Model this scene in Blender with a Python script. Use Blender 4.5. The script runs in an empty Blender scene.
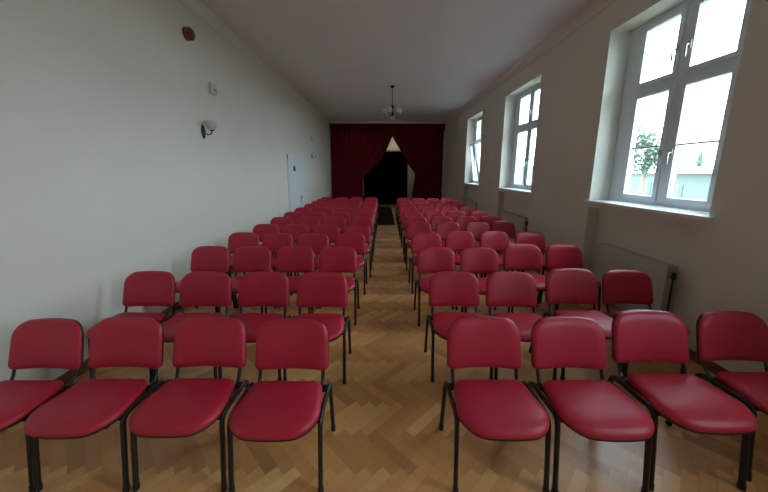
import bpy, bmesh, math, random
from mathutils import Vector, Matrix
random.seed(7)
C = bpy.context.scene.collection
PI = math.pi
XL, XR, ZC, YC, YB = -2.66, 2.96, 4.115, 15.4, -5.6     # side walls, ceiling, stage curtain, wall behind the camera
HC = 1.755

# ------------------------------------------------------------------ materials
def new_mat(name):
    m = bpy.data.materials.new(name); m.use_nodes = True
    nt = m.node_tree; b = nt.nodes['Principled BSDF']
    return m, nt, b
def N(nt, t, **kw):
    n = nt.nodes.new(t)
    for k, v in kw.items(): setattr(n, k, v)
    return n
def simple(name, col, rough=.6, metal=0, spec=.5, var=.0, vscale=8, bump=0, bscale=60, coat=0, sheen=0):
    m, nt, b = new_mat(name)
    b.inputs['Base Color'].default_value = (*col, 1)
    b.inputs['Roughness'].default_value = rough; b.inputs['Metallic'].default_value = metal
    b.inputs['Specular IOR Level'].default_value = spec
    b.inputs['Coat Weight'].default_value = coat
    b.inputs['Sheen Weight'].default_value = sheen
    tc = N(nt, 'ShaderNodeTexCoord')
    if var:
        no = N(nt, 'ShaderNodeTexNoise'); no.inputs['Scale'].default_value = vscale; no.inputs['Detail'].default_value = 5
        nt.links.new(tc.outputs['Object'], no.inputs['Vector'])
        r = N(nt, 'ShaderNodeMix', data_type='RGBA')
        r.inputs['A'].default_value = (*[c*(1-var) for c in col], 1); r.inputs['B'].default_value = (*[min(1, c*(1+var)) for c in col], 1)
        nt.links.new(no.outputs['Fac'], r.inputs['Factor']); nt.links.new(r.outputs['Result'], b.inputs['Base Color'])
    if bump:
        n2 = N(nt, 'ShaderNodeTexNoise'); n2.inputs['Scale'].default_value = bscale; n2.inputs['Detail'].default_value = 3
        nt.links.new(tc.outputs['Object'], n2.inputs['Vector'])
        bp = N(nt, 'ShaderNodeBump'); bp.inputs['Strength'].default_value = bump; bp.inputs['Distance'].default_value = .004
        nt.links.new(n2.outputs['Fac'], bp.inputs['Height']); nt.links.new(bp.outputs['Normal'], b.inputs['Normal'])
    return m
M = {}
M['wall'] = simple('wall_paint', (.75, .705, .62), .75, var=.05, vscale=1.3, bump=.08, bscale=35, spec=.3)
M['ceiling'] = simple('ceiling_paint', (.80, .75, .76), .85, var=.03, vscale=1.2, spec=.2)
M['trim'] = simple('plaster_trim', (.76, .73, .67), .7, spec=.3)
M['red'] = simple('red_leatherette', (.51, .015, .042), .45, spec=.5, var=.06, vscale=5, bump=.12, bscale=350, sheen=.0)
M['piping'] = simple('dark_red_seam', (.11, .008, .014), .5)
M['black'] = simple('black_plastic', (.012, .012, .013), .45, bump=.1, bscale=200)
M['tube'] = simple('black_enamel_steel', (.010, .010, .011), .28, spec=.55)
M['white'] = simple('white_window_enamel', (.76, .83, .88), .35)  # white enamel with the bluish haze around the windows mixed into its colour
M['sill'] = simple('white_sill', (.80, .82, .82), .35, var=.02)
M['radiator'] = simple('radiator_enamel', (.60, .59, .55), .4)
M['curtain'] = simple('wine_red_velvet', (.17, .004, .015), .95, spec=.1, var=.25, vscale=3, sheen=.1)
M['blackcloth'] = simple('black_stage_cloth', (.006, .005, .006), 1, spec=.05, var=.2)
M['stagewall'] = simple('pale_stage_wall', (.62, .57, .42), .85, var=.03)
M['stagefloor'] = simple('dark_stage_boards', (.05, .028, .018), .7, var=.2)
M['door'] = simple('white_door_paint', (.78, .80, .82), .45, var=.02)
M['chrome'] = simple('brushed_metal', (.45, .44, .42), .3, metal=1)
M['brass'] = simple('dark_bronze', (.05, .04, .03), .4, metal=.7)
M['alarm'] = simple('red_alarm_plastic', (.13, .008, .006), .35)
M['alarmlens'] = simple('dark_red_lens', (.45, .10, .08), .2)
M['plastic'] = simple('white_plastic', (.62, .60, .54), .5)
M['darksign'] = simple('dark_sign', (.02, .022, .025), .4)
M['facade'] = simple('pale_facade', (.13, .16, .14), .9, var=.06)
M['roof'] = simple('pale_metal_roof', (.42, .43, .43), .6, var=.04)
M['houseglass'] = simple('dim_house_window', (.05, .08, .09), .3)
M['grass'] = simple('winter_grass', (.09, .11, .06), .95, var=.3, vscale=.8)
M['foliage'] = simple('tree_foliage', (.05, .085, .05), .95, var=.3, vscale=1.5)
M['bark'] = simple('bark', (.20, .16, .12), .95, var=.2)
M['render_out'] = simple('outer_plaster', (.66, .66, .60), .9, var=.05)

def shade_mat(name, col, tr=.5):
    m = bpy.data.materials.new(name); m.use_nodes = True; nt = m.node_tree
    b = nt.nodes['Principled BSDF']; b.inputs['Base Color'].default_value = (*col, 1); b.inputs['Roughness'].default_value = .25
    t = N(nt, 'ShaderNodeBsdfTranslucent'); t.inputs['Color'].default_value = (*col, 1)
    mx = N(nt, 'ShaderNodeMixShader'); mx.inputs[0].default_value = tr
    nt.links.new(b.outputs[0], mx.inputs[1]); nt.links.new(t.outputs[0], mx.inputs[2])
    nt.links.new(mx.outputs[0], nt.nodes['Material Output'].inputs[0]); return m
M['shade'] = shade_mat('frosted_glass', (.85, .85, .80), .5)
def pane_mat():
    m = bpy.data.materials.new('window_glass'); m.use_nodes = True; nt = m.node_tree
    nt.nodes.remove(nt.nodes['Principled BSDF'])
    t = N(nt, 'ShaderNodeBsdfTransparent'); t.inputs['Color'].default_value = (.93, .97, .97, 1)
    g = N(nt, 'ShaderNodeBsdfGlossy'); g.inputs['Roughness'].default_value = .02
    f = N(nt, 'ShaderNodeFresnel'); ge = N(nt, 'ShaderNodeNewGeometry'); mr = N(nt, 'ShaderNodeMapRange')
    mr.inputs['To Min'].default_value = 1.45; mr.inputs['To Max'].default_value = 1/1.45     # same reflectance on both faces of the thin pane
    nt.links.new(ge.outputs['Backfacing'], mr.inputs['Value']); nt.links.new(mr.outputs[0], f.inputs['IOR'])
    mx = N(nt, 'ShaderNodeMixShader'); nt.links.new(f.outputs[0], mx.inputs[0])
    nt.links.new(t.outputs[0], mx.inputs[1]); nt.links.new(g.outputs[0], mx.inputs[2])
    nt.links.new(mx.outputs[0], nt.nodes['Material Output'].inputs[0]); return m
M['glass'] = pane_mat()
def parquet():
    m, nt, b = new_mat('herringbone_parquet')
    at = N(nt, 'ShaderNodeAttribute'); at.attribute_name = 'plank'
    sp = N(nt, 'ShaderNodeSeparateColor'); nt.links.new(at.outputs['Color'], sp.inputs[0])
    tc = N(nt, 'ShaderNodeTexCoord')
    maps = []
    for sg in (1, -1):
        mp = N(nt, 'ShaderNodeMapping'); mp.vector_type = 'TEXTURE'
        mp.inputs['Rotation'].default_value = (0, 0, sg*PI/4); mp.inputs['Scale'].default_value = (.22, .012, 1)
        nt.links.new(tc.outputs['Object'], mp.inputs['Vector']); maps.append(mp)
    mx = N(nt, 'ShaderNodeMix', data_type='VECTOR'); nt.links.new(sp.outputs['Green'], mx.inputs['Factor'])
    nt.links.new(maps[0].outputs[0], mx.inputs['A']); nt.links.new(maps[1].outputs[0], mx.inputs['B'])
    cb = N(nt, 'ShaderNodeCombineXYZ'); ml = N(nt, 'ShaderNodeMath', operation='MULTIPLY'); ml.inputs[1].default_value = 57
    nt.links.new(sp.outputs['Blue'], ml.inputs[0]); nt.links.new(ml.outputs[0], cb.inputs['Z'])
    ad = N(nt, 'ShaderNodeVectorMath', operation='ADD'); nt.links.new(mx.outputs['Result'], ad.inputs[0]); nt.links.new(cb.outputs[0], ad.inputs[1])
    no = N(nt, 'ShaderNodeTexNoise'); no.inputs['Scale'].default_value = 1.4; no.inputs['Detail'].default_value = 4
    nt.links.new(ad.outputs[0], no.inputs['Vector'])
    # plank tone + grain
    gr = N(nt, 'ShaderNodeMath', operation='MULTIPLY_ADD'); gr.inputs[1].default_value = .35; gr.inputs[2].default_value = -.17
    nt.links.new(no.outputs['Fac'], gr.inputs[0])
    su = N(nt, 'ShaderNodeMath', operation='ADD'); nt.links.new(sp.outputs['Red'], su.inputs[0]); nt.links.new(gr.outputs[0], su.inputs[1])
    cr = N(nt, 'ShaderNodeValToRGB'); nt.links.new(su.outputs[0], cr.inputs[0])
    e = cr.color_ramp.elements; e[0].position = .0; e[0].color = (.43, .175, .062, 1); e[1].position = 1; e[1].color = (.94, .53, .21, 1)
    x = cr.color_ramp.elements.new(.5); x.color = (.74, .335, .112, 1)
    nt.links.new(cr.outputs[0], b.inputs['Base Color'])
    b.inputs['Roughness'].default_value = .30
    n3 = N(nt, 'ShaderNodeTexNoise'); n3.inputs['Scale'].default_value = 5; nt.links.new(tc.outputs['Object'], n3.inputs['Vector'])
    rr = N(nt, 'ShaderNodeMapRange'); rr.inputs['To Min'].default_value = .22; rr.inputs['To Max'].default_value = .42
    nt.links.new(n3.outputs['Fac'], rr.inputs['Value']); nt.links.new(rr.outputs[0], b.inputs['Roughness'])
    return m
M['parquet'] = parquet()

# ------------------------------------------------------------------ mesh helpers
def box(bm, x0, x1, y0, y1, z0, z1, bevel=0):
    r = bmesh.ops.create_cube(bm, size=1)
    vs = r['verts']
    for v in vs:
        v.co = Vector(((x0+x1)/2 + v.co.x*(x1-x0), (y0+y1)/2 + v.co.y*(y1-y0), (z0+z1)/2 + v.co.z*(z1-z0)))
    if bevel:
        es = list({e for v in vs for e in v.link_edges})
        bmesh.ops.bevel(bm, geom=es, offset=bevel, segments=2, affect='EDGES', profile=.7)
def sweep(bm, pts, ra, rb=None, up=Vector((1, 0, 0)), seg=10, cap=True):
    """tube along pts with an oval section (ra along 'up', rb across)"""
    rb = rb or ra; pts = [Vector(p) for p in pts]; rings = []
    for i, p in enumerate(pts):
        t = (pts[min(i+1, len(pts)-1)] - pts[max(i-1, 0)]).normalized()
        u = (up - t*up.dot(t))
        if u.length < 1e-4: u = Vector((0, 1, 0)) - t*t.y
        u.normalize(); w = t.cross(u)
        rings.append([bm.verts.new(p + u*(ra*math.cos(a)) + w*(rb*math.sin(a))) for a in [2*PI*k/seg for k in range(seg)]])
    for a, b in zip(rings, rings[1:]):
        for k in range(seg): bm.faces.new((a[k], a[(k+1) % seg], b[(k+1) % seg], b[k]))
    if cap: bm.faces.new(rings[0][::-1]); bm.faces.new(rings[-1])
def rounded(pts, r, n=5):
    """round the corners of a polyline"""
    pts = [Vector(p) for p in pts]; out = [pts[0]]
    for a, b, c in zip(pts, pts[1:], pts[2:]):
        p = b + (a-b).normalized()*r; q = b + (c-b).normalized()*r
        for i in range(n+1):
            t = i/n; out.append(p*(1-t)**2 + b*2*t*(1-t) + q*t*t)
    out.append(pts[-1]); return out
def lathe(bm, prof, cx=0, cy=0, cz=0, seg=20, axis='z', mat=None):
    rings = []
    for r, z in prof:
        ring = []
        for k in range(seg):
            a = 2*PI*k/seg; v = Vector((r*math.cos(a), r*math.sin(a), z))
            if mat: v = mat @ v
            ring.append(bm.verts.new(v + Vector((cx, cy, cz))))
        rings.append(ring)
    for a, b in zip(rings, rings[1:]):
        for k in range(seg): bm.faces.new((a[k], a[(k+1) % seg], b[(k+1) % seg], b[k]))
    if prof[0][0] > 1e-5: bm.faces.new(rings[0][::-1])
    if prof[-1][0] > 1e-5: bm.faces.new(rings[-1])
    bmesh.ops.remove_doubles(bm, verts=[v for r in rings for v in r], dist=1e-5)
def prism_y(bm, prof, y0, y1):
    a = [bm.verts.new((x, y0, z)) for x, z in prof]; b = [bm.verts.new((x, y1, z)) for x, z in prof]
    n = len(prof)
    for k in range(n): bm.faces.new((a[k], a[(k+1) % n], b[(k+1) % n], b[k]))
    bm.faces.new(a[::-1]); bm.faces.new(b)
def obj(name, bm, mat, parent=None, smooth=False, loc=None):
    bmesh.ops.recalc_face_normals(bm, faces=bm.faces)
    me = bpy.data.meshes.new(name); bm.to_mesh(me); bm.free()
    me.materials.append(mat)
    if smooth: me.shade_smooth()
    o = bpy.data.objects.new(name, me); C.objects.link(o)
    if smooth and smooth != 'all':
        md = o.modifiers.new('edge', 'EDGE_SPLIT'); md.split_angle = math.radians(50)
    if loc: o.location = loc
    if parent: o.parent = parent
    return o
def thing(name, label, cat, loc=(0, 0, 0), rz=0, group=None):
    o = bpy.data.objects.new(name, None); C.objects.link(o); o.empty_display_size = .1
    o.location = loc; o.rotation_euler = (0, 0, rz); o['label'] = label; o['category'] = cat
    if group: o['group'] = group
    return o
def tag(o, label, cat, group=None):
    o['label'] = label; o['category'] = cat
    if group: o['group'] = group
    return o
def struct(o, label, cat):
    o['kind'] = 'structure'; o['label'] = label; o['category'] = cat; return o
def BM(): return bmesh.new()

# ------------------------------------------------------------------ floor
def make_floor():
    bm = BM(); col = bm.loops.layers.float_color.new('plank')
    w, n = .075, 5; c45 = math.sqrt(.5)
    y0, y1 = YB, YC+.9
    rng = random.Random(3)
    def place(u0, u1, v0, v1, d):
        g = .00025
        cs = [(u0*w+g, v0*w+g), (u1*w-g, v0*w+g), (u1*w-g, v1*w-g), (u0*w+g, v1*w-g)]
        P = [((u+v)*c45, (v-u)*c45 + 6) for u, v in cs]
        if max(p[0] for p in P) < XL or min(p[0] for p in P) > XR+.2: return
        if max(p[1] for p in P) < y0 or min(p[1] for p in P) > y1: return
        P = [(min(max(x, XL-.02), XR+.2), min(max(y, y0), y1)) for x, y in P]
        f = bm.faces.new([bm.verts.new((x, y, 0)) for x, y in P])
        t = min(1, max(0, rng.gauss(.50, .13))) + (.13 if d else -.13)  # gloss difference between plank directions painted in as lighter and darker tone
        c = (t, d, rng.random(), 1)
        for l in f.loops: l[col] = c
    for m in range(-60, 61):
        for k in range(-200, 200):
            a, b = k + m*n, k - m*n
            x = (a+b)*w*c45; y = (b-a)*w*c45+6
            if x < XL-1 or x > XR+1 or y < y0-1 or y > y1+1: continue
            place(a, a+n, b, b+1, 0.0); place(a, a+1, b+1, b+1+n, 1.0)
    o = obj('floor', bm, M['parquet'])
    struct(o, 'honey brown herringbone parquet floor of the hall', 'floor')
make_floor()
b = BM(); box(b, XL-.3, XR+.55, YB-.2, 19, -.25, -.004)
struct(obj('floor_slab', b, M['stagefloor']), 'dark underfloor below the parquet of the hall', 'floor')

# ------------------------------------------------------------------ walls
b = BM(); box(b, XL-.3, XL, YB-.2, 19, -.25, ZC+.3)
# door recess is shown by its own casing
struct(obj('wall_left', b, M['wall']), 'long plain cream painted wall on the left', 'wall')
b = BM(); box(b, XL, XR+.55, YB-.2, YB, 0, ZC)
struct(obj('wall_back', b, M['wall']), 'plain cream wall behind the viewer', 'wall')
b = BM(); box(b, XL-.3, XR+.55, YB-.2, 19, ZC, ZC+.3)
struct(obj('ceiling', b, M['ceiling']), 'flat greyish white plaster ceiling', 'ceiling')
WIN = [(-4.22, -2.53), (-.76, .93), (2.75, 4.39), (6.17, 7.88), (9.62, 11.30)]
WZ0, WZ1 = 1.365, 3.57
WT = .52; ND = .15                                   # wall thickness, radiator niche depth
b = BM()
ys = [YB] + [v for w_ in WIN for v in w_] + [19]
for i in range(0, len(ys), 2): box(b, XR, XR+WT, ys[i], ys[i+1], 0, ZC)
for a, c in WIN:
    box(b, XR, XR+WT, a, c, WZ1, ZC)
    box(b, XR+ND, XR+WT, a, c, 0, WZ0-.03)
    box(b, XR, XR+WT, a, c, WZ0-.10, WZ0-.03)
struct(obj('wall_right', b, M['wall']), 'window wall on the right, in shade, with deep window openings', 'wall')
# stage back room
b = BM(); box(b, XL, XR, 18, 18.2, 0, ZC)
struct(obj('wall_stage', b, M['stagewall']), 'pale yellowish wall seen through the gap of the stage curtain', 'wall')
# cove cornices
def cove(x, s):
    pr = [(x, ZC-.20), (x+s*.012, ZC-.20), (x+s*.02, ZC-.17)]
    for k in range(7):
        a = k/6*PI/2; pr.append((x+s*(.016+.03*(1-math.cos(a))), ZC-.16+.13*math.sin(a)))
    pr += [(x+s*.055, ZC-.02), (x+s*.055, ZC), (x, ZC)]
    return pr
b = BM(); prism_y(b, cove(XL, 1), YB, YC)
struct(obj('trim_1', b, M['trim'], smooth=True), 'pale cove cornice along the top of the left wall', 'cornice')
b = BM(); prism_y(b, cove(XR, -1), YB, YC)
struct(obj('trim_2', b, M['wall'], smooth=True), 'shaded cove cornice along the top of the window wall', 'cornice')
b = BM(); box(b, XL+.08, XR-.08, YC-.28, YC-.16, ZC-.06, ZC); box(b, XL+.08, XR-.08, YC-.26, YC-.18, ZC-.10, ZC-.06)
struct(obj('trim_3', b, M['trim']), 'thin pale strip at the ceiling above the stage curtain', 'cornice')
b = BM(); box(b, XL, XL+.02, YB, YC-.3, 0, .09)
struct(obj('baseboard_left', b, simple('brown_skirting', (.16, .08, .035), .45)), 'brown wooden skirting along the left wall', 'baseboard')
b = BM()
for i in range(0, len(ys)-1, 2): box(b, XR-.02, XR, ys[i], min(ys[i+1], YC-.3), 0, .09)
struct(obj('baseboard_right', b, simple('brown_skirting_right', (.16, .08, .035), .45)), 'brown wooden skirting along the window wall piers', 'baseboard')

# ------------------------------------------------------------------ windows
def make_window(i, y0, y1, label, tilt=False):
    root = bpy.data.objects.new('window_%d' % i, None); C.objects.link(root); root.location = (XR+.27, y0, WZ0)
    struct(root, label, 'window')
    W = y1-y0; H = WZ1-WZ0
    b = BM(); fx0, fx1 = .0, .07; fw = .24
    box(b, fx0, fx1, 0, fw, 0, H, .004); box(b, fx0, fx1, W-fw, W, 0, H, .004)
    box(b, fx0, fx1, fw, W-fw, 0, .07, .004); box(b, fx0, fx1, fw, W-fw, H-.07, H, .004)
    box(b, fx0, fx1, W/2-.055, W/2+.055, .07, H-.07, .004); tz = 1.40
    box(b, fx0+.001, fx1-.001, fw, W-fw, tz-.045, tz+.045, .004)
    obj('window_frame', b, M['white'], root)
    lz = [(.07, tz-.045), (tz+.045, H-.07)]; ly = [(fw, W/2-.055), (W/2+.055, W-fw)]
    for r, (za, zb) in enumerate(lz):
        for c, (ya, yb) in enumerate(ly):
            tl = tilt and r == 0 and c == 1
            s = .055
            b = BM(); x0, x1 = -.02, .045; h = zb-za+.02; w = yb-ya+.02
            box(b, x0, x1, 0, s, 0, h, .005); box(b, x0, x1, w-s, w, 0, h, .005)
            box(b, x0, x1, s, w-s, 0, s, .005); box(b, x0, x1, s, w-s, h-s, h, .005)
            if r == 0: box(b, x0+.02, x1-.005, s, w-s, .625, .645)
            sa = obj('sash', b, M['white'], root, loc=(0, ya-.01, za-.01))
            if tl: sa.rotation_euler = (0, -math.radians(9), 0)
            b = BM(); box(b, .012, .018, s, w-s, s, h-s)
            obj('glass_pane', b, M['glass'], sa)
            # handle on the centre stile
            b = BM(); hy = w-s/2 if c == 0 else s/2; hz = h*.42 if r == 0 else h*.40
            box(b, -.03, -.02, hy-.014, hy+.014, hz-.04, hz+.04, .003)
            sg = 1 if c == 0 else -1
            sweep(b, rounded([(-.03, hy, hz), (-.065, hy, hz), (-.072, hy-sg*.012, hz-.06), (-.06, hy-sg*.0, hz-.12)], .02, 4), .009, .008, seg=8)
            obj('handle', b, M['chrome'], sa, smooth=True)
    b = BM(); box(b, -.27-.05, .0, -.05, W+.05, -.035, 0, .006)
    obj('window_sill', b, M['sill'], root)
    b = BM(); box(b, .07, .33, -.0, W, -.05, -.02)
    obj('outer_sill', b, M['roof'], root)
labs = ['white casement window behind the viewer', 'white four-light casement window out of view beside the front rows', 'largest white window nearest the viewer on the right wall, with pale sill',
        'middle white window of the right wall, all sashes closed', 'farthest white window of the right wall, lower sashes tilted inward']
for i, (a, c) in enumerate(WIN): make_window(i+1, a, c, labs[i], tilt=(i == 4))

# ------------------------------------------------------------------ radiators in the niches
def make_radiator(y0, y1, label):
    root = thing('radiator', label, 'radiator', (XR+.06, (y0+y1)/2, .12), group='panel radiators under the windows')
    L = y1-y0; b = BM()
    box(b, -.05, -.035, -L/2, L/2, 0, .665, .004); box(b, .035, .05, -L/2, L/2, 0, .665, .004)
    n = int(L/.05)
    box(b, -.054, -.05, -L/2+.03, L/2-.03, .04, .58, .002)
    obj('panel', b, M['radiator'], root)
    b = BM(); box(b, -.055, .055, -L/2, L/2, .665, .677)
    for k in range(int(L/.03)):
        y = -L/2+.015+k*.03; box(b, -.034, .034, y-.004, y+.004, .677, .681)
    obj('top_grille', b, simple('grey_grille', (.55, .54, .50), .5), root)
    for s in (-1, 1):
        b = BM(); box(b, -.052, .052, s*L/2-.004, s*L/2+.004, 0, .67)
        obj('side_cover', b, simple('grey_side', (.55, .54, .50), .5), root)
    b = BM(); lathe(b, [(0, 0), (.02, 0), (.022, .03), (.015, .07), (0, .07)], -.02, -L/2-.05, .55, 12)
    sweep(b, [(-.02, -L/2-.05, .56), (-.02, -L/2, .56)], .009, seg=8)
    sweep(b, [(-.02, -L/2-.05, .56), (-.02, -L/2-.05, -.12)], .009, seg=8)
    obj('valve', b, M['black'], root, smooth=True)
    for k in (-L/2+.15, L/2-.15):
        b = BM(); box(b, .03, .09, k-.02, k+.02, .1, .5); obj('bracket', b, M['radiator'], root)
make_radiator(3.06, 4.12, 'low panel radiator under the nearest window, valve at its right end')
make_radiator(6.35, 7.65, 'low panel radiator under the middle window, end just above chair backs')
make_radiator(9.80, 11.1, 'low panel radiator under the farthest window')

# ------------------------------------------------------------------ door and wall fittings on the left wall
def make_door():
    y0, y1, zt = 8.50, 10.36, 2.20
    root = bpy.data.objects.new('door_1', None); C.objects.link(root); root.location = (XL, y0, 0)
    struct(root, 'white double door with small dark sign in the left wall', 'door')
    W = y1-y0; b = BM()
    box(b, 0, .05, 0, .12, 0, zt, .006); box(b, 0, .05, W-.12, W, 0, zt, .006); box(b, 0, .051, 0, W, zt-.12, zt, .006)
    obj('door_frame', b, M['door'], root)
    for k, (a, c) in enumerate([(.125, W*.66), (W*.66+.006, W-.125)]):
        b = BM(); box(b, .004, .03, a, c, .01, zt-.125, .003)
        m = .10
        for za, zb in ((.14, .92), (1.04, zt-.24)):
            for q in ((a+m, a+m+.02, za, zb), (c-m-.02, c-m, za, zb), (a+m, c-m, za, za+.02), (a+m, c-m, zb-.02, zb)):
                if q[1]-q[0] > .01: box(b, .03, .038, q[0], q[1], q[2], q[3], .002)
        lf = obj('door_leaf', b, M['door'], root)
        if k == 0:
            b = BM(); box(b, .03, .036, c-.07, c-.03, .80, 1.02, .002)
            sweep(b, rounded([(.036, c-.05, .94), (.085, c-.05, .94), (.085, c-.17, .94)], .02, 4), .010, seg=8, up=Vector((0, 0, 1)))
            obj('handle', b, M['brass'], lf, smooth=True)
            b = BM(); box(b, .038, .046, .46, .66, 1.76, 1.90, .002)
            obj('sign_plate', b, M['darksign'], lf)
make_door()
def make_sconce(y, z, label):
    root = thing('wall_sconce', label, 'wall lamp', (XL, y, z), group='wall sconces on the left wall')
    b = BM(); prof = [(0, .025), (.03, .02), (.05, .006), (.052, 0)]
    lathe(b, prof, seg=18, mat=Matrix.Rotation(PI/2, 3, 'Y') @ Matrix.Diagonal((2.0, 1.0, 1.0)).to_3x3())
    obj('back_plate', b, M['brass'], root, smooth=True)
    b = BM(); sweep(b, rounded([(.015, 0, -.02), (.09, 0, -.05), (.13, 0, -.015), (.13, 0, .01)], .03, 5), .008, seg=8, up=Vector((0, 1, 0)))
    lathe(b, [(0, 0), (.028, .003), (.03, .02), (.0, .022)], .13, 0, .008, 14)
    obj('arm', b, M['brass'], root, smooth=True)
    b = BM(); lathe(b, [(.022, .02), (.05, .04), (.075, .09), (.095, .15), (.092, .15), (.071, .09), (.046, .044), (.018, .024)], .13, 0, 0, 20)
    obj('lamp_shade', b, M['shade'], root, smooth='all')
make_sconce(4.65, 2.32, 'wall sconce with frosted bowl shade, nearest on left wall below white box')
make_sconce(11.5, 2.30, 'wall sconce with frosted shade between door and stage curtain')
def make_alarm():
    root = thing('fire_alarm_sounder', 'round dark red alarm sounder high on the left wall', 'alarm', (XL-.003, 4.48, 3.56))
    R = Matrix.Rotation(PI/2, 3, 'Y')
    b = BM(); lathe(b, [(0, .035), (.06, .035), (.078, .028), (.082, 0)], seg=24, mat=R); obj('base', b, M['alarm'], root, smooth=True)
    b = BM(); lathe(b, [(.05, .034), (.075, .045), (.08, .065), (.06, .09), (.03, .10), (0, .102)], seg=24, mat=R)
    obj('dome', b, M['alarm'], root, smooth=True)
    b = BM(); lathe(b, [(.0755, .040), (.082, .042), (.082, .050), (.0775, .052)], seg=24, mat=R); obj('lens_ring', b, M['alarmlens'], root, smooth=True)
make_alarm()
def make_box(y, z, label):
    root = thing('detector_box', label, 'sensor', (XL, y, z), group='white detector boxes on the left wall')
    b = BM(); box(b, 0, .055, -.075, .075, -.08, .08, .012); obj('housing', b, M['plastic'], root)
    b = BM(); box(b, .05, .066, -.035, .035, -.045, .0, .008); obj('lens', b, simple('grey_lens', (.30, .30, .28), .3), root)
make_box(4.98, 2.99, 'small white box on left wall between red alarm and sconce')
make_box(11.46, 2.92, 'small white box high on left wall above the far sconce')
b = BM(); box(b, 0, .012, -.04, .04, -.06, .06, .004)
sw = thing('light_switch', 'small light switch on the left wall just past the door', 'switch', (XL, 10.34, 1.38)); obj('plate', b, M['plastic'], sw)
b = BM(); box(b, .012, .018, -.02, .02, -.03, .03, .002); obj('rocker', b, M['plastic'], sw)
# ------------------------------------------------------------------ chandelier
def make_chandelier():
    root = thing('chandelier', 'small dark metal chandelier with frosted glass shades hanging from the ceiling', 'chandelier', (.23, 9.12, ZC))
    b = BM(); lathe(b, [(0, 0), (.07, 0), (.065, -.02), (.03, -.05), (.012, -.07), (0, -.07)]); obj('canopy', b, M['brass'], root, smooth=True)
    b = BM(); sweep(b, [(0, 0, -.06), (0, 0, -.58)], .008, seg=8)
    for k in range(8): lathe(b, [(0, .012), (.012, .006), (.012, -.006), (0, -.012)], 0, 0, -.10-k*.055, 8)
    obj('rod', b, M['brass'], root, smooth=True)
    b = BM(); lathe(b, [(0, -.50), (.02, -.51), (.05, -.545), (.055, -.57), (.02, -.61), (.015, -.68), (.03, -.72), (.045, -.76), (.03, -.80), (.012, -.83), (.02, -.86), (0, -.88)])
    obj('body', b, M['brass'], root, smooth=True)
    n = 5
    for k in range(n):
        a = 2*PI*k/n + .5; d = Vector((math.cos(a), math.sin(a), 0)); ph = Matrix.Rotation(a, 3, 'Z')
        b = BM(); pts = [ph @ Vector(p) for p in [(.02, 0, -.76), (.08, 0, -.84), (.16, 0, -.86), (.22, 0, -.80), (.22, 0, -.76)]]
        sweep(b, rounded(pts, .03, 4), .008, seg=8, up=Vector((0, 0, 1)).cross(d))
        lathe(b, [(0, -.77), (.03, -.765), (.035, -.745), (0, -.74)], d.x*.22, d.y*.22, 0, 12)
        ar = obj('arm', b, M['brass'], root, smooth=True)
        b = BM(); lathe(b, [(.02, -.745), (.055, -.73), (.082, -.68), (.085, -.63), (.070, -.595), (.066, -.595), (.080, -.63), (.077, -.68), (.05, -.724), (.016, -.74)], d.x*.22, d.y*.22, 0, 16)
        obj('lamp_shade', b, M['shade'], ar, smooth='all')
    b = BM(); lathe(b, [(0, -.90), (.04, -.89), (.075, -.86), (.09, -.82), (.085, -.82), (.07, -.855), (.035, -.88), (0, -.89)]); obj('glass_bowl', b, M['shade'], root, smooth='all')
make_chandelier()

# ------------------------------------------------------------------ stage curtains
def interp(tab, z):
    for (z0, x0), (z1, x1) in zip(tab, tab[1:]):
        if z0 <= z <= z1: return x0 + (x1-x0)*(z-z0)/(z1-z0)
    return tab[-1][1] if z > tab[-1][0] else tab[0][1]
def curtain_bm(xa, tab, nf, y, amp, z1, ph=0, zb=.03):
    bm = BM(); nu, nv = nf*10, 60; rows = []
    for j in range(nv+1):
        z = zb + (z1-zb)*j/nv; xb = interp(tab, z); row = []
        full = abs(tab[-1][1]-xa); g = abs(xb-xa)/full
        for i in range(nu+1):
            u = i/nu; x = xa + (xb-xa)*u
            A = amp*(1.35-.5*g)*(.75+.25*math.sin(u*9+ph))
            row.append(bm.verts.new((x, y + A*math.sin(u*nf*2*PI+ph+.25*math.sin(z*1.3)), z)))
        rows.append(row)
    for a, c in zip(rows, rows[1:]):
        for i in range(nu): bm.faces.new((a[i], a[i+1], c[i+1], c[i]))
    return bm
def curtain(name, bm, mat, label, cat='curtain', group=None):
    o = obj(name, bm, mat, smooth='all'); md = o.modifiers.new('thick', 'SOLIDIFY'); md.thickness = .008
    tag(o, label, cat, group); return o
LT = [(0, -.98), (.9, -1.0), (1.35, -1.04), (1.48, -1.02), (1.62, -.88), (1.86, -.60), (2.2, -.26), (2.71, .07), (3.1, .25), (3.44, .405)]
RT = [(0, 1.46), (.6, 1.43), (1.2, 1.50), (1.62, 1.55), (1.72, 1.50), (2.14, 1.18), (2.71, .86), (3.1, .60), (3.44, .415)]
o = curtain('stage_curtain', curtain_bm(XL+.04, LT, 15, YC, .05, ZC-.12), M['curtain'], 'dark wine red stage curtain drawn back to the left of the opening', group='stage curtains')
o = curtain('stage_curtain', curtain_bm(XR-.04, RT, 12, YC, .05, ZC-.12, 1.0), M['curtain'], 'dark wine red stage curtain drawn back to the right of the opening', group='stage curtains')
bm = BM(); nu = 420; r0 = []; r1 = []
for i in range(nu+1):
    x = XL+.03 + (XR-XL-.06)*i/nu; yy = YC-.15 + .02*math.sin(i*.55)
    r0.append(bm.verts.new((x, yy, ZC-.36+.012*math.sin(i*.13)))); r1.append(bm.verts.new((x, yy, ZC-.07)))
for i in range(nu): bm.faces.new((r0[i], r0[i+1], r1[i+1], r1[i]))
curtain('curtain_valance', bm, M['curtain'], 'long wine red valance across the top of the stage', 'valance')
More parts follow.
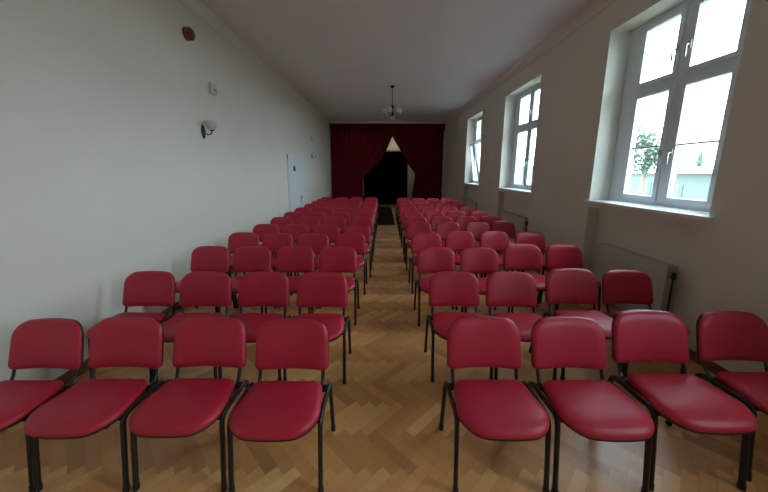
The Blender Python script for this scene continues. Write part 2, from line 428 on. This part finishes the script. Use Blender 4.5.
b = BM(); sweep(b, [(XL, YC, ZC-.085), (XR, YC, ZC-.085)], .018, seg=10, up=Vector((0, 0, 1)))
tag(obj('curtain_rail', b, M['brass'], smooth=True), 'dark curtain rail behind the valance carrying the stage curtains', 'curtain rail')
# dusty pink band hanging at the left curtain edge
b = BM(); sweep(b, [(-1.03, YC-.07, 1.46), (-1.035, YC-.08, 1.2), (-1.03, YC-.075, .9), (-1.02, YC-.07, .55)], .03, .012, seg=10)
tag(obj('curtain_edge_strip', b, simple('dusty_rose_cloth', (.30, .12, .12), .9), smooth=True), 'dusty pink strip hanging at the left stage curtain edge', 'tieback')
bm = curtain_bm(-2.5, [(0, 1.26), (4, 1.26)], 16, 16.5, .03, 2.80)
curtain('stage_backdrop', bm, M['blackcloth'], 'black cloth backdrop filling the stage opening', 'backdrop')
b = BM(); sweep(b, [(XL, 16.5, 2.83), (1.26, 16.5, 2.83)], .02, seg=8, up=Vector((0, 0, 1)))
tag(obj('backdrop_rail', b, M['blackcloth']), 'black rail holding the black backdrop on the stage', 'rail')

# ------------------------------------------------------------------ chair
def outline(w, h, rt, rb, n=7):
    """rounded rectangle, centred; rt radius on +v corners, rb on -v"""
    P = []
    for (cx, cy, r, a0) in ((w/2-rt, h/2-rt, rt, 0), (-(w/2-rt), h/2-rt, rt, PI/2), (-(w/2-rb), -(h/2-rb), rb, PI), (w/2-rb, -(h/2-rb), rb, 1.5*PI)):
        for k in range(n): a = a0+PI/2*k/(n-1); P.append((cx+r*math.cos(a), cy+r*math.sin(a)))
    # extra points on the long runs keep the curvature even
    out = []
    for i, p in enumerate(P):
        q = P[(i+1) % len(P)]; out.append(p); L = math.dist(p, q); m = int(L/.05)
        for k in range(1, m): out.append((p[0]+(q[0]-p[0])*k/m, p[1]+(q[1]-p[1])*k/m))
    return out
def pad_bm(ol, rings, f):
    """rings: (scale, height); f maps (u, v, t) to a point"""
    bm = BM(); R = []
    for s, t in rings:
        if s == 0: R.append([bm.verts.new(f(0, 0, t))]); continue
        R.append([bm.verts.new(f(u*s, v*s, t)) for u, v in ol])
    n = len(ol)
    for a, c in zip(R, R[1:]):
        for k in range(n):
            if len(a) == 1: bm.faces.new((a[0], c[(k+1) % n], c[k]))
            elif len(c) == 1: bm.faces.new((a[k], a[(k+1) % n], c[0]))
            else: bm.faces.new((a[k], a[(k+1) % n], c[(k+1) % n], c[k]))
    return bm
SY = -.056                                          # seat centre y
def seat_f(z0):
    def f(u, v, t):
        drop = .020*max(0, (-v-.06)/.15)**2 + .018*(u/.24)**2*0 - .012*max(0, (v-.05)/.16)**2
        return Vector((u, SY+v, z0 + t - drop))
    return f
BT = math.radians(14)
def back_f(off):
    def f(u, v, t):
        y = off + .03 - t - .034*(u/.24)**2; z = v
        return Vector((u, .225 + y*math.cos(BT) + z*math.sin(BT), .652 + z*math.cos(BT) - y*math.sin(BT)*.3))
    return f
def link_child(name, bm, mat, parent, smooth=True): return obj(name, bm, mat, parent, smooth)
FX = .250                                           # side frame offset
def make_chair(detail=True):
    root = thing('conference_chair', '', 'chair')
    so = [(u*(1 - .14*max(0, (v+.05)/.25)), v - .022*(1-(u/.235)**2)*(1 if v < -.1 else 0)) for u, v in outline(.494, .368, .050, .125)]
    top = [(0, .034), (.35, .034), (.65, .032), (.85, .027), (.94, .019), (.985, .008), (1.0, -.004), (.992, -.012)]
    s = obj('seat', pad_bm(so, top, seat_f(.456)), M['red'], root, 'all')
    sh = obj('seat_shell', pad_bm(so, [(.990, -.011), (.996, -.016), (.975, -.028), (.9, -.036), (.5, -.040), (0, -.040)], seat_f(.456)), M['black'], s, 'all')
    bo = [(u*(1 - .035*(v+.15)/.3), v + (.014*(1-(u/.24)**2) if v > .05 else 0)) for u, v in outline(.482, .312, .095, .040)]
    topb = [(0, .028), (.4, .028), (.7, .026), (.88, .021), (.96, .012), (.995, .0), (1.0, -.010)]
    bk = obj('backrest', pad_bm(bo, topb, back_f(0)), M['red'], root, 'all')
    obj('back_shell', pad_bm(bo, [(1.0, -.009), (1.008, -.014), (.99, -.026), (.9, -.034), (.5, -.038), (0, -.038)], back_f(0)), M['black'], bk, 'all')
    ZR = .452
    for s_ in (-1, 1):
        x = s_*FX
        rail = rounded([(x, -.155, .26), (x, -.134, ZR-.012), (x, .178, ZR-.022), (x, .196, .30)], .055, 6)
        b = BM(); sweep(b, rail, .0135, .0165, seg=12); obj('side_rail', b, M['tube'], root, True)
        for (ya, za, yb) in ((-.155, .26, -.185), (.196, .30, .250)):
            b = BM(); sweep(b, [(x, ya, za+.004), (x, yb, .012)], .0135, .0165, seg=12)
            lg = obj('leg', b, M['tube'], root, True)
            if detail:
                b = BM(); sweep(b, [(x, yb+(ya-yb)*.10, .035), (x, yb, 0)], .0160, .0195, seg=12); obj('foot_cap', b, M['black'], lg, True)
        # back upright: from the rail up behind the backrest
        b = BM(); sweep(b, rounded([(s_*.205, .05, ZR-.03), (s_*.205, .165, ZR-.03), (s_*.205, .205, .54), (s_*.205, .262, .74)], .05, 6), .012, .008, seg=10)
        obj('back_upright', b, M['tube'], root, True)
        b = BM(); box(b, min(s_*.20, s_*(FX-.004)), max(s_*.20, s_*(FX-.004)), .11, .150, ZR-.045, ZR-.018, .005)
        obj('rail_joint', b, M['black'], root)
    for y in (-.13, .135):
        b = BM(); sweep(b, [(-FX, y, ZR-.035), (FX, y, ZR-.035)], .009, seg=8, up=Vector((0, 0, 1))); obj('crossbar', b, M['tube'], root, True)
    return root
proto = make_chair(True)
proto_far = make_chair(False)
used = {'n': False, 'f': False}
def children(o): return [c for c in kids.get(o.name, [])]
kids = {}
for o in list(C.objects):
    if o.parent: kids.setdefault(o.parent.name, []).append(o)
def copy_tree(o, parent=None):
    c = o.copy(); C.objects.link(c)
    if parent: c.parent = parent
    for ch in kids.get(o.name, []): copy_tree(ch, c)
    return c
def place(x, y, rz, label, group, far, sc=1.0):
    k = 'f' if far else 'n'; p = proto_far if far else proto
    # y is the plane of the rear feet
    todo.append((k, p, x, y-.222, rz, label, group, sc))
todo = []
ordn = ['front', 'second', 'third', 'fourth', 'fifth', 'sixth', 'seventh', 'eighth', 'ninth', 'tenth', 'eleventh', 'twelfth']
colL = ['at the aisle', 'second from the aisle', 'second from the wall', 'against the left wall']
colR = ['at the aisle', 'second from the aisle', 'second from the window wall', 'against the window wall']
ROWL = [1.79, 2.69, 3.68, 4.56, 5.34, 6.22, 7.02, 7.95, 8.93, 9.72, 10.52, 11.30]
ROWR = [1.80, 2.72, 3.67, 4.67, 5.65, 6.42, 7.36, 8.26, 9.20, 10.16, 11.10]
rg = random.Random(11)
# front rows: measured column centres; deeper rows follow the same columns with a little disorder
XLc = {0: [-.588, -1.133, -1.672, -2.19], 1: [-.575, -1.122, -1.665, -2.20], 2: [-.575, -1.11, -1.655, -2.185]}
XRc = {0: [.655, 1.205, 1.77, 2.375], 1: [.67, 1.21, 1.80, 2.365], 2: [.66, 1.20, 1.78, 2.37], 3: [.67, 1.22, 1.775, 2.315]}
DYl = {(0, 0): .0, (0, 1): .02, (0, 2): .01, (0, 3): .01}
DYr = {(0, 2): .04, (0, 3): .09, (1, 2): .03, (1, 3): .07, (2, 2): .09, (2, 3): .19, (3, 1): .08, (3, 2): .08, (3, 3): .02, (4, 3): .17, (5, 3): .1}
for r, y in enumerate(ROWL):
    sh = .03 + c*(.012 if r == 3 else .030)
    for c in range(4):
        if r in XLc: x = XLc[r][c]
        else: x = [-.59, -1.14, -1.69, -2.24][c] + sh + rg.uniform(-.006, .006)
        place(x, y + DYl.get((r, c), rg.uniform(-.03, .03) if r > 2 else 0), math.radians(rg.uniform(-1, 1)) if r > 0 else 0,
              ('red padded chair, %s row of left block, %s' % (ordn[r], colL[c])), 'red chairs of the left block', r > 5, (.985, .985, .985, .965)[c] if r == 0 else 1)
for r, y in enumerate(ROWR):
    sh = max(0, (r-2))*.006
    for c in range(4):
        if r in XRc: x = XRc[r][c]
        else: x = [.66, 1.215, 1.77, 2.32][c] + sh*(1-c*.3) + rg.uniform(-.008, .008)
        dy = DYr.get((r, c), rg.uniform(-.05, .05) if r > 2 else 0)
        sc = 1.03 if (c == 2 and r < 3) else 1.0
        place(x, y + dy, math.radians(rg.uniform(-1.2, 1.2)) if r > 1 else 0,
              ('red padded chair, %s row of right block, %s' % (ordn[r], colR[c])), 'red chairs of the right block', r > 5, sc)
for k, p, x, y, rz, label, group, sc in todo:
    if used[k] is False: t = p; used[k] = True; first = True
    else: t = copy_tree(p)
    t.location = (x, y, 0); t.rotation_euler = (0, 0, rz); t.scale = (sc, sc, sc); t['label'] = label; t['group'] = group

b = BM(); box(b, -.285, .375, 10.0, 15.2, .0, .012, .003)
m_ = simple('dark_brown_carpet', (.018, .007, .006), .95, var=.15, bump=.2, bscale=300, spec=.1)
tag(obj('carpet_runner', b, m_), 'dark brown carpet runner in the aisle leading to the stage', 'carpet')
# ------------------------------------------------------------------ outside
b = BM(); box(b, XR+WT, 140, -80, 120, -3.3, -3.2)
struct(obj('ground', b, M['grass']), 'pale winter lawn outside the windows', 'ground')
def house(loc, L, D, H, rh, label, rz=0):
    root = thing('house', label, 'building', loc, rz)
    b = BM(); box(b, -D/2, D/2, -L/2, L/2, 0, H); obj('wall', b, M['facade'], root)
    b = BM(); e = .5; pr = [(-D/2-e, H-.05), (-D/2-e, H+.22), (0, H+rh), (D/2+e, H+.22), (D/2+e, H-.05)]
    prism_y(b, pr, -L/2-e, L/2+e); obj('roof', b, M['roof'], root)
    n = int(L/3)
    for k in range(n):
        y = -L/2 + (k+.5)*L/n
        b = BM(); box(b, -D/2-.04, -D/2+.02, y-.5, y+.5, H-2.3, H-1.0); w_ = obj('window', b, M['houseglass'], root)
        b = BM(); box(b, -D/2-.07, -D/2-.04, y-.55, y+.55, H-2.38, H-2.3); box(b, -D/2-.06, -D/2-.04, y-.03, y+.03, H-2.3, H-1.0); obj('window_bar', b, M['white'], w_)
house((30, 22, -3.2), 25, 9, 4.95, .55, 'low pale building with white roof seen through the nearest window')
house((34, 62, -3.2), 18, 9, 6.2, 2.5, 'pale house farther off beyond the middle window')
def tree(x, y, h, kind, label):
    root = thing('conifer' if kind else 'tree', label, 'tree', (x, y, -3.2), group='trees beyond the building')
    rgt = random.Random(int(x*7+y*13))
    b = BM(); sweep(b, [(0, 0, 0), (0, 0, h*.5), (.1, 0, h*.8)], .18, seg=8); obj('trunk', b, M['bark'], root)
    b = BM()
    if kind:
        nl = 9
        for k in range(nl):
            z = h*(.12+.86*k/nl); r = h*.22*(1-k/nl)+.15; vs0 = []; n = 16; hh = h*.16
            tip = b.verts.new((0, 0, z+hh)); cen = b.verts.new((0, 0, z+hh*.2))
            for q in range(n):
                a = 2*PI*q/n; rr = r*(1 if q % 2 else .72)*rgt.uniform(.85, 1.15); vs0.append(b.verts.new((rr*math.cos(a), rr*math.sin(a), z - (.12 if q % 2 else 0))))
            for q in range(n): b.faces.new((vs0[q], vs0[(q+1) % n], tip)); b.faces.new((vs0[(q+1) % n], vs0[q], cen))
    else:
        for k in range(14):
            a = rgt.uniform(0, 2*PI); rr = h*.2*math.sqrt(rgt.random()); z = h*rgt.uniform(.60, .88)
            cl = Vector((rr*math.cos(a), rr*math.sin(a), z)); R_ = h*rgt.uniform(.08, .13)
            sweep(b, [(0, 0, z-h*.12), cl], .04, seg=5)
            for q in range(110):
                d = Vector((rgt.gauss(0, 1), rgt.gauss(0, 1), rgt.gauss(0, 1))).normalized()*R_*rgt.random()**.4
                p = cl+d; u = Vector((rgt.gauss(0, 1), rgt.gauss(0, 1), rgt.gauss(0, 1))).normalized()*.16; v = u.orthogonal().normalized()*.10
                b.faces.new([b.verts.new(p-u), b.verts.new(p+v), b.verts.new(p+u), b.verts.new(p-v)])
    obj('crown', b, M['foliage'], root)
tree(44, 43.5, 7.9, 1, 'first pointed conifer behind the low building, seen in the nearest window')
tree(47.5, 42.3, 8.6, 1, 'second pointed conifer behind the low building, taller than its neighbour')
tree(44, 36.5, 7.6, 0, 'round leafy tree behind the low building, nearest window right part')
tree(21.5, 25.6, 9.2, 0, 'leafy tree beside the low building, seen in the left sash of nearest window')
tree(40, 74, 9, 1, 'conifer far off beyond the middle window')

# ------------------------------------------------------------------ light
w = bpy.data.worlds.new('World'); bpy.context.scene.world = w; w.use_nodes = True
nt = w.node_tree; bg = nt.nodes['Background']
tc = N(nt, 'ShaderNodeTexCoord'); sx = N(nt, 'ShaderNodeSeparateXYZ'); nt.links.new(tc.outputs['Generated'], sx.inputs[0])
cr = N(nt, 'ShaderNodeValToRGB'); nt.links.new(sx.outputs['Z'], cr.inputs[0])
cr.color_ramp.elements[0].position = 0; cr.color_ramp.elements[0].color = (.76, .90, 1, 1)
cr.color_ramp.elements[1].position = .9; cr.color_ramp.elements[1].color = (.71, .86, 1, 1)
nt.links.new(cr.outputs[0], bg.inputs['Color']); bg.inputs['Strength'].default_value = 3.6
for i, (a, c) in enumerate(WIN):
    l = bpy.data.lights.new('window_portal', 'AREA'); l.shape = 'RECTANGLE'; l.size = WZ1-WZ0; l.size_y = c-a
    l.cycles.is_portal = True
    o = bpy.data.objects.new('window_portal', l); C.objects.link(o); o.location = (XR+WT+.01, (a+c)/2, (WZ0+WZ1)/2); o.rotation_euler = (0, PI/2, 0)
l = bpy.data.lights.new('stage_lamp', 'AREA'); l.energy = 3; l.size = .3; l.color = (1, .93, .82)
o = bpy.data.objects.new('stage_lamp', l); C.objects.link(o); o.location = (.6, 17.0, 3.9)

# ------------------------------------------------------------------ camera
cam = bpy.data.cameras.new('camera'); co = bpy.data.objects.new('camera', cam); C.objects.link(co)
cam.sensor_fit = 'HORIZONTAL'; cam.sensor_width = 36; cam.lens = 36*304.3/768
cam.shift_y = -(246-228.2)/768; cam.shift_x = (384-383.2)/768
co.location = (0, 0, HC); cam.clip_start = .02; cam.clip_end = 400
R_ = Matrix.Rotation(math.radians(.10), 4, 'Z') @ Matrix.Rotation(math.radians(90-10.54), 4, 'X') @ Matrix.Rotation(math.radians(.233), 4, 'Z')
co.rotation_euler = R_.to_euler()
sc = bpy.context.scene; sc.camera = co
sc.view_settings.view_transform = 'Standard'; sc.view_settings.look = 'None'; sc.view_settings.gamma = 1
sc.view_settings.exposure = 2.15; sc.view_settings.use_curve_mapping = False
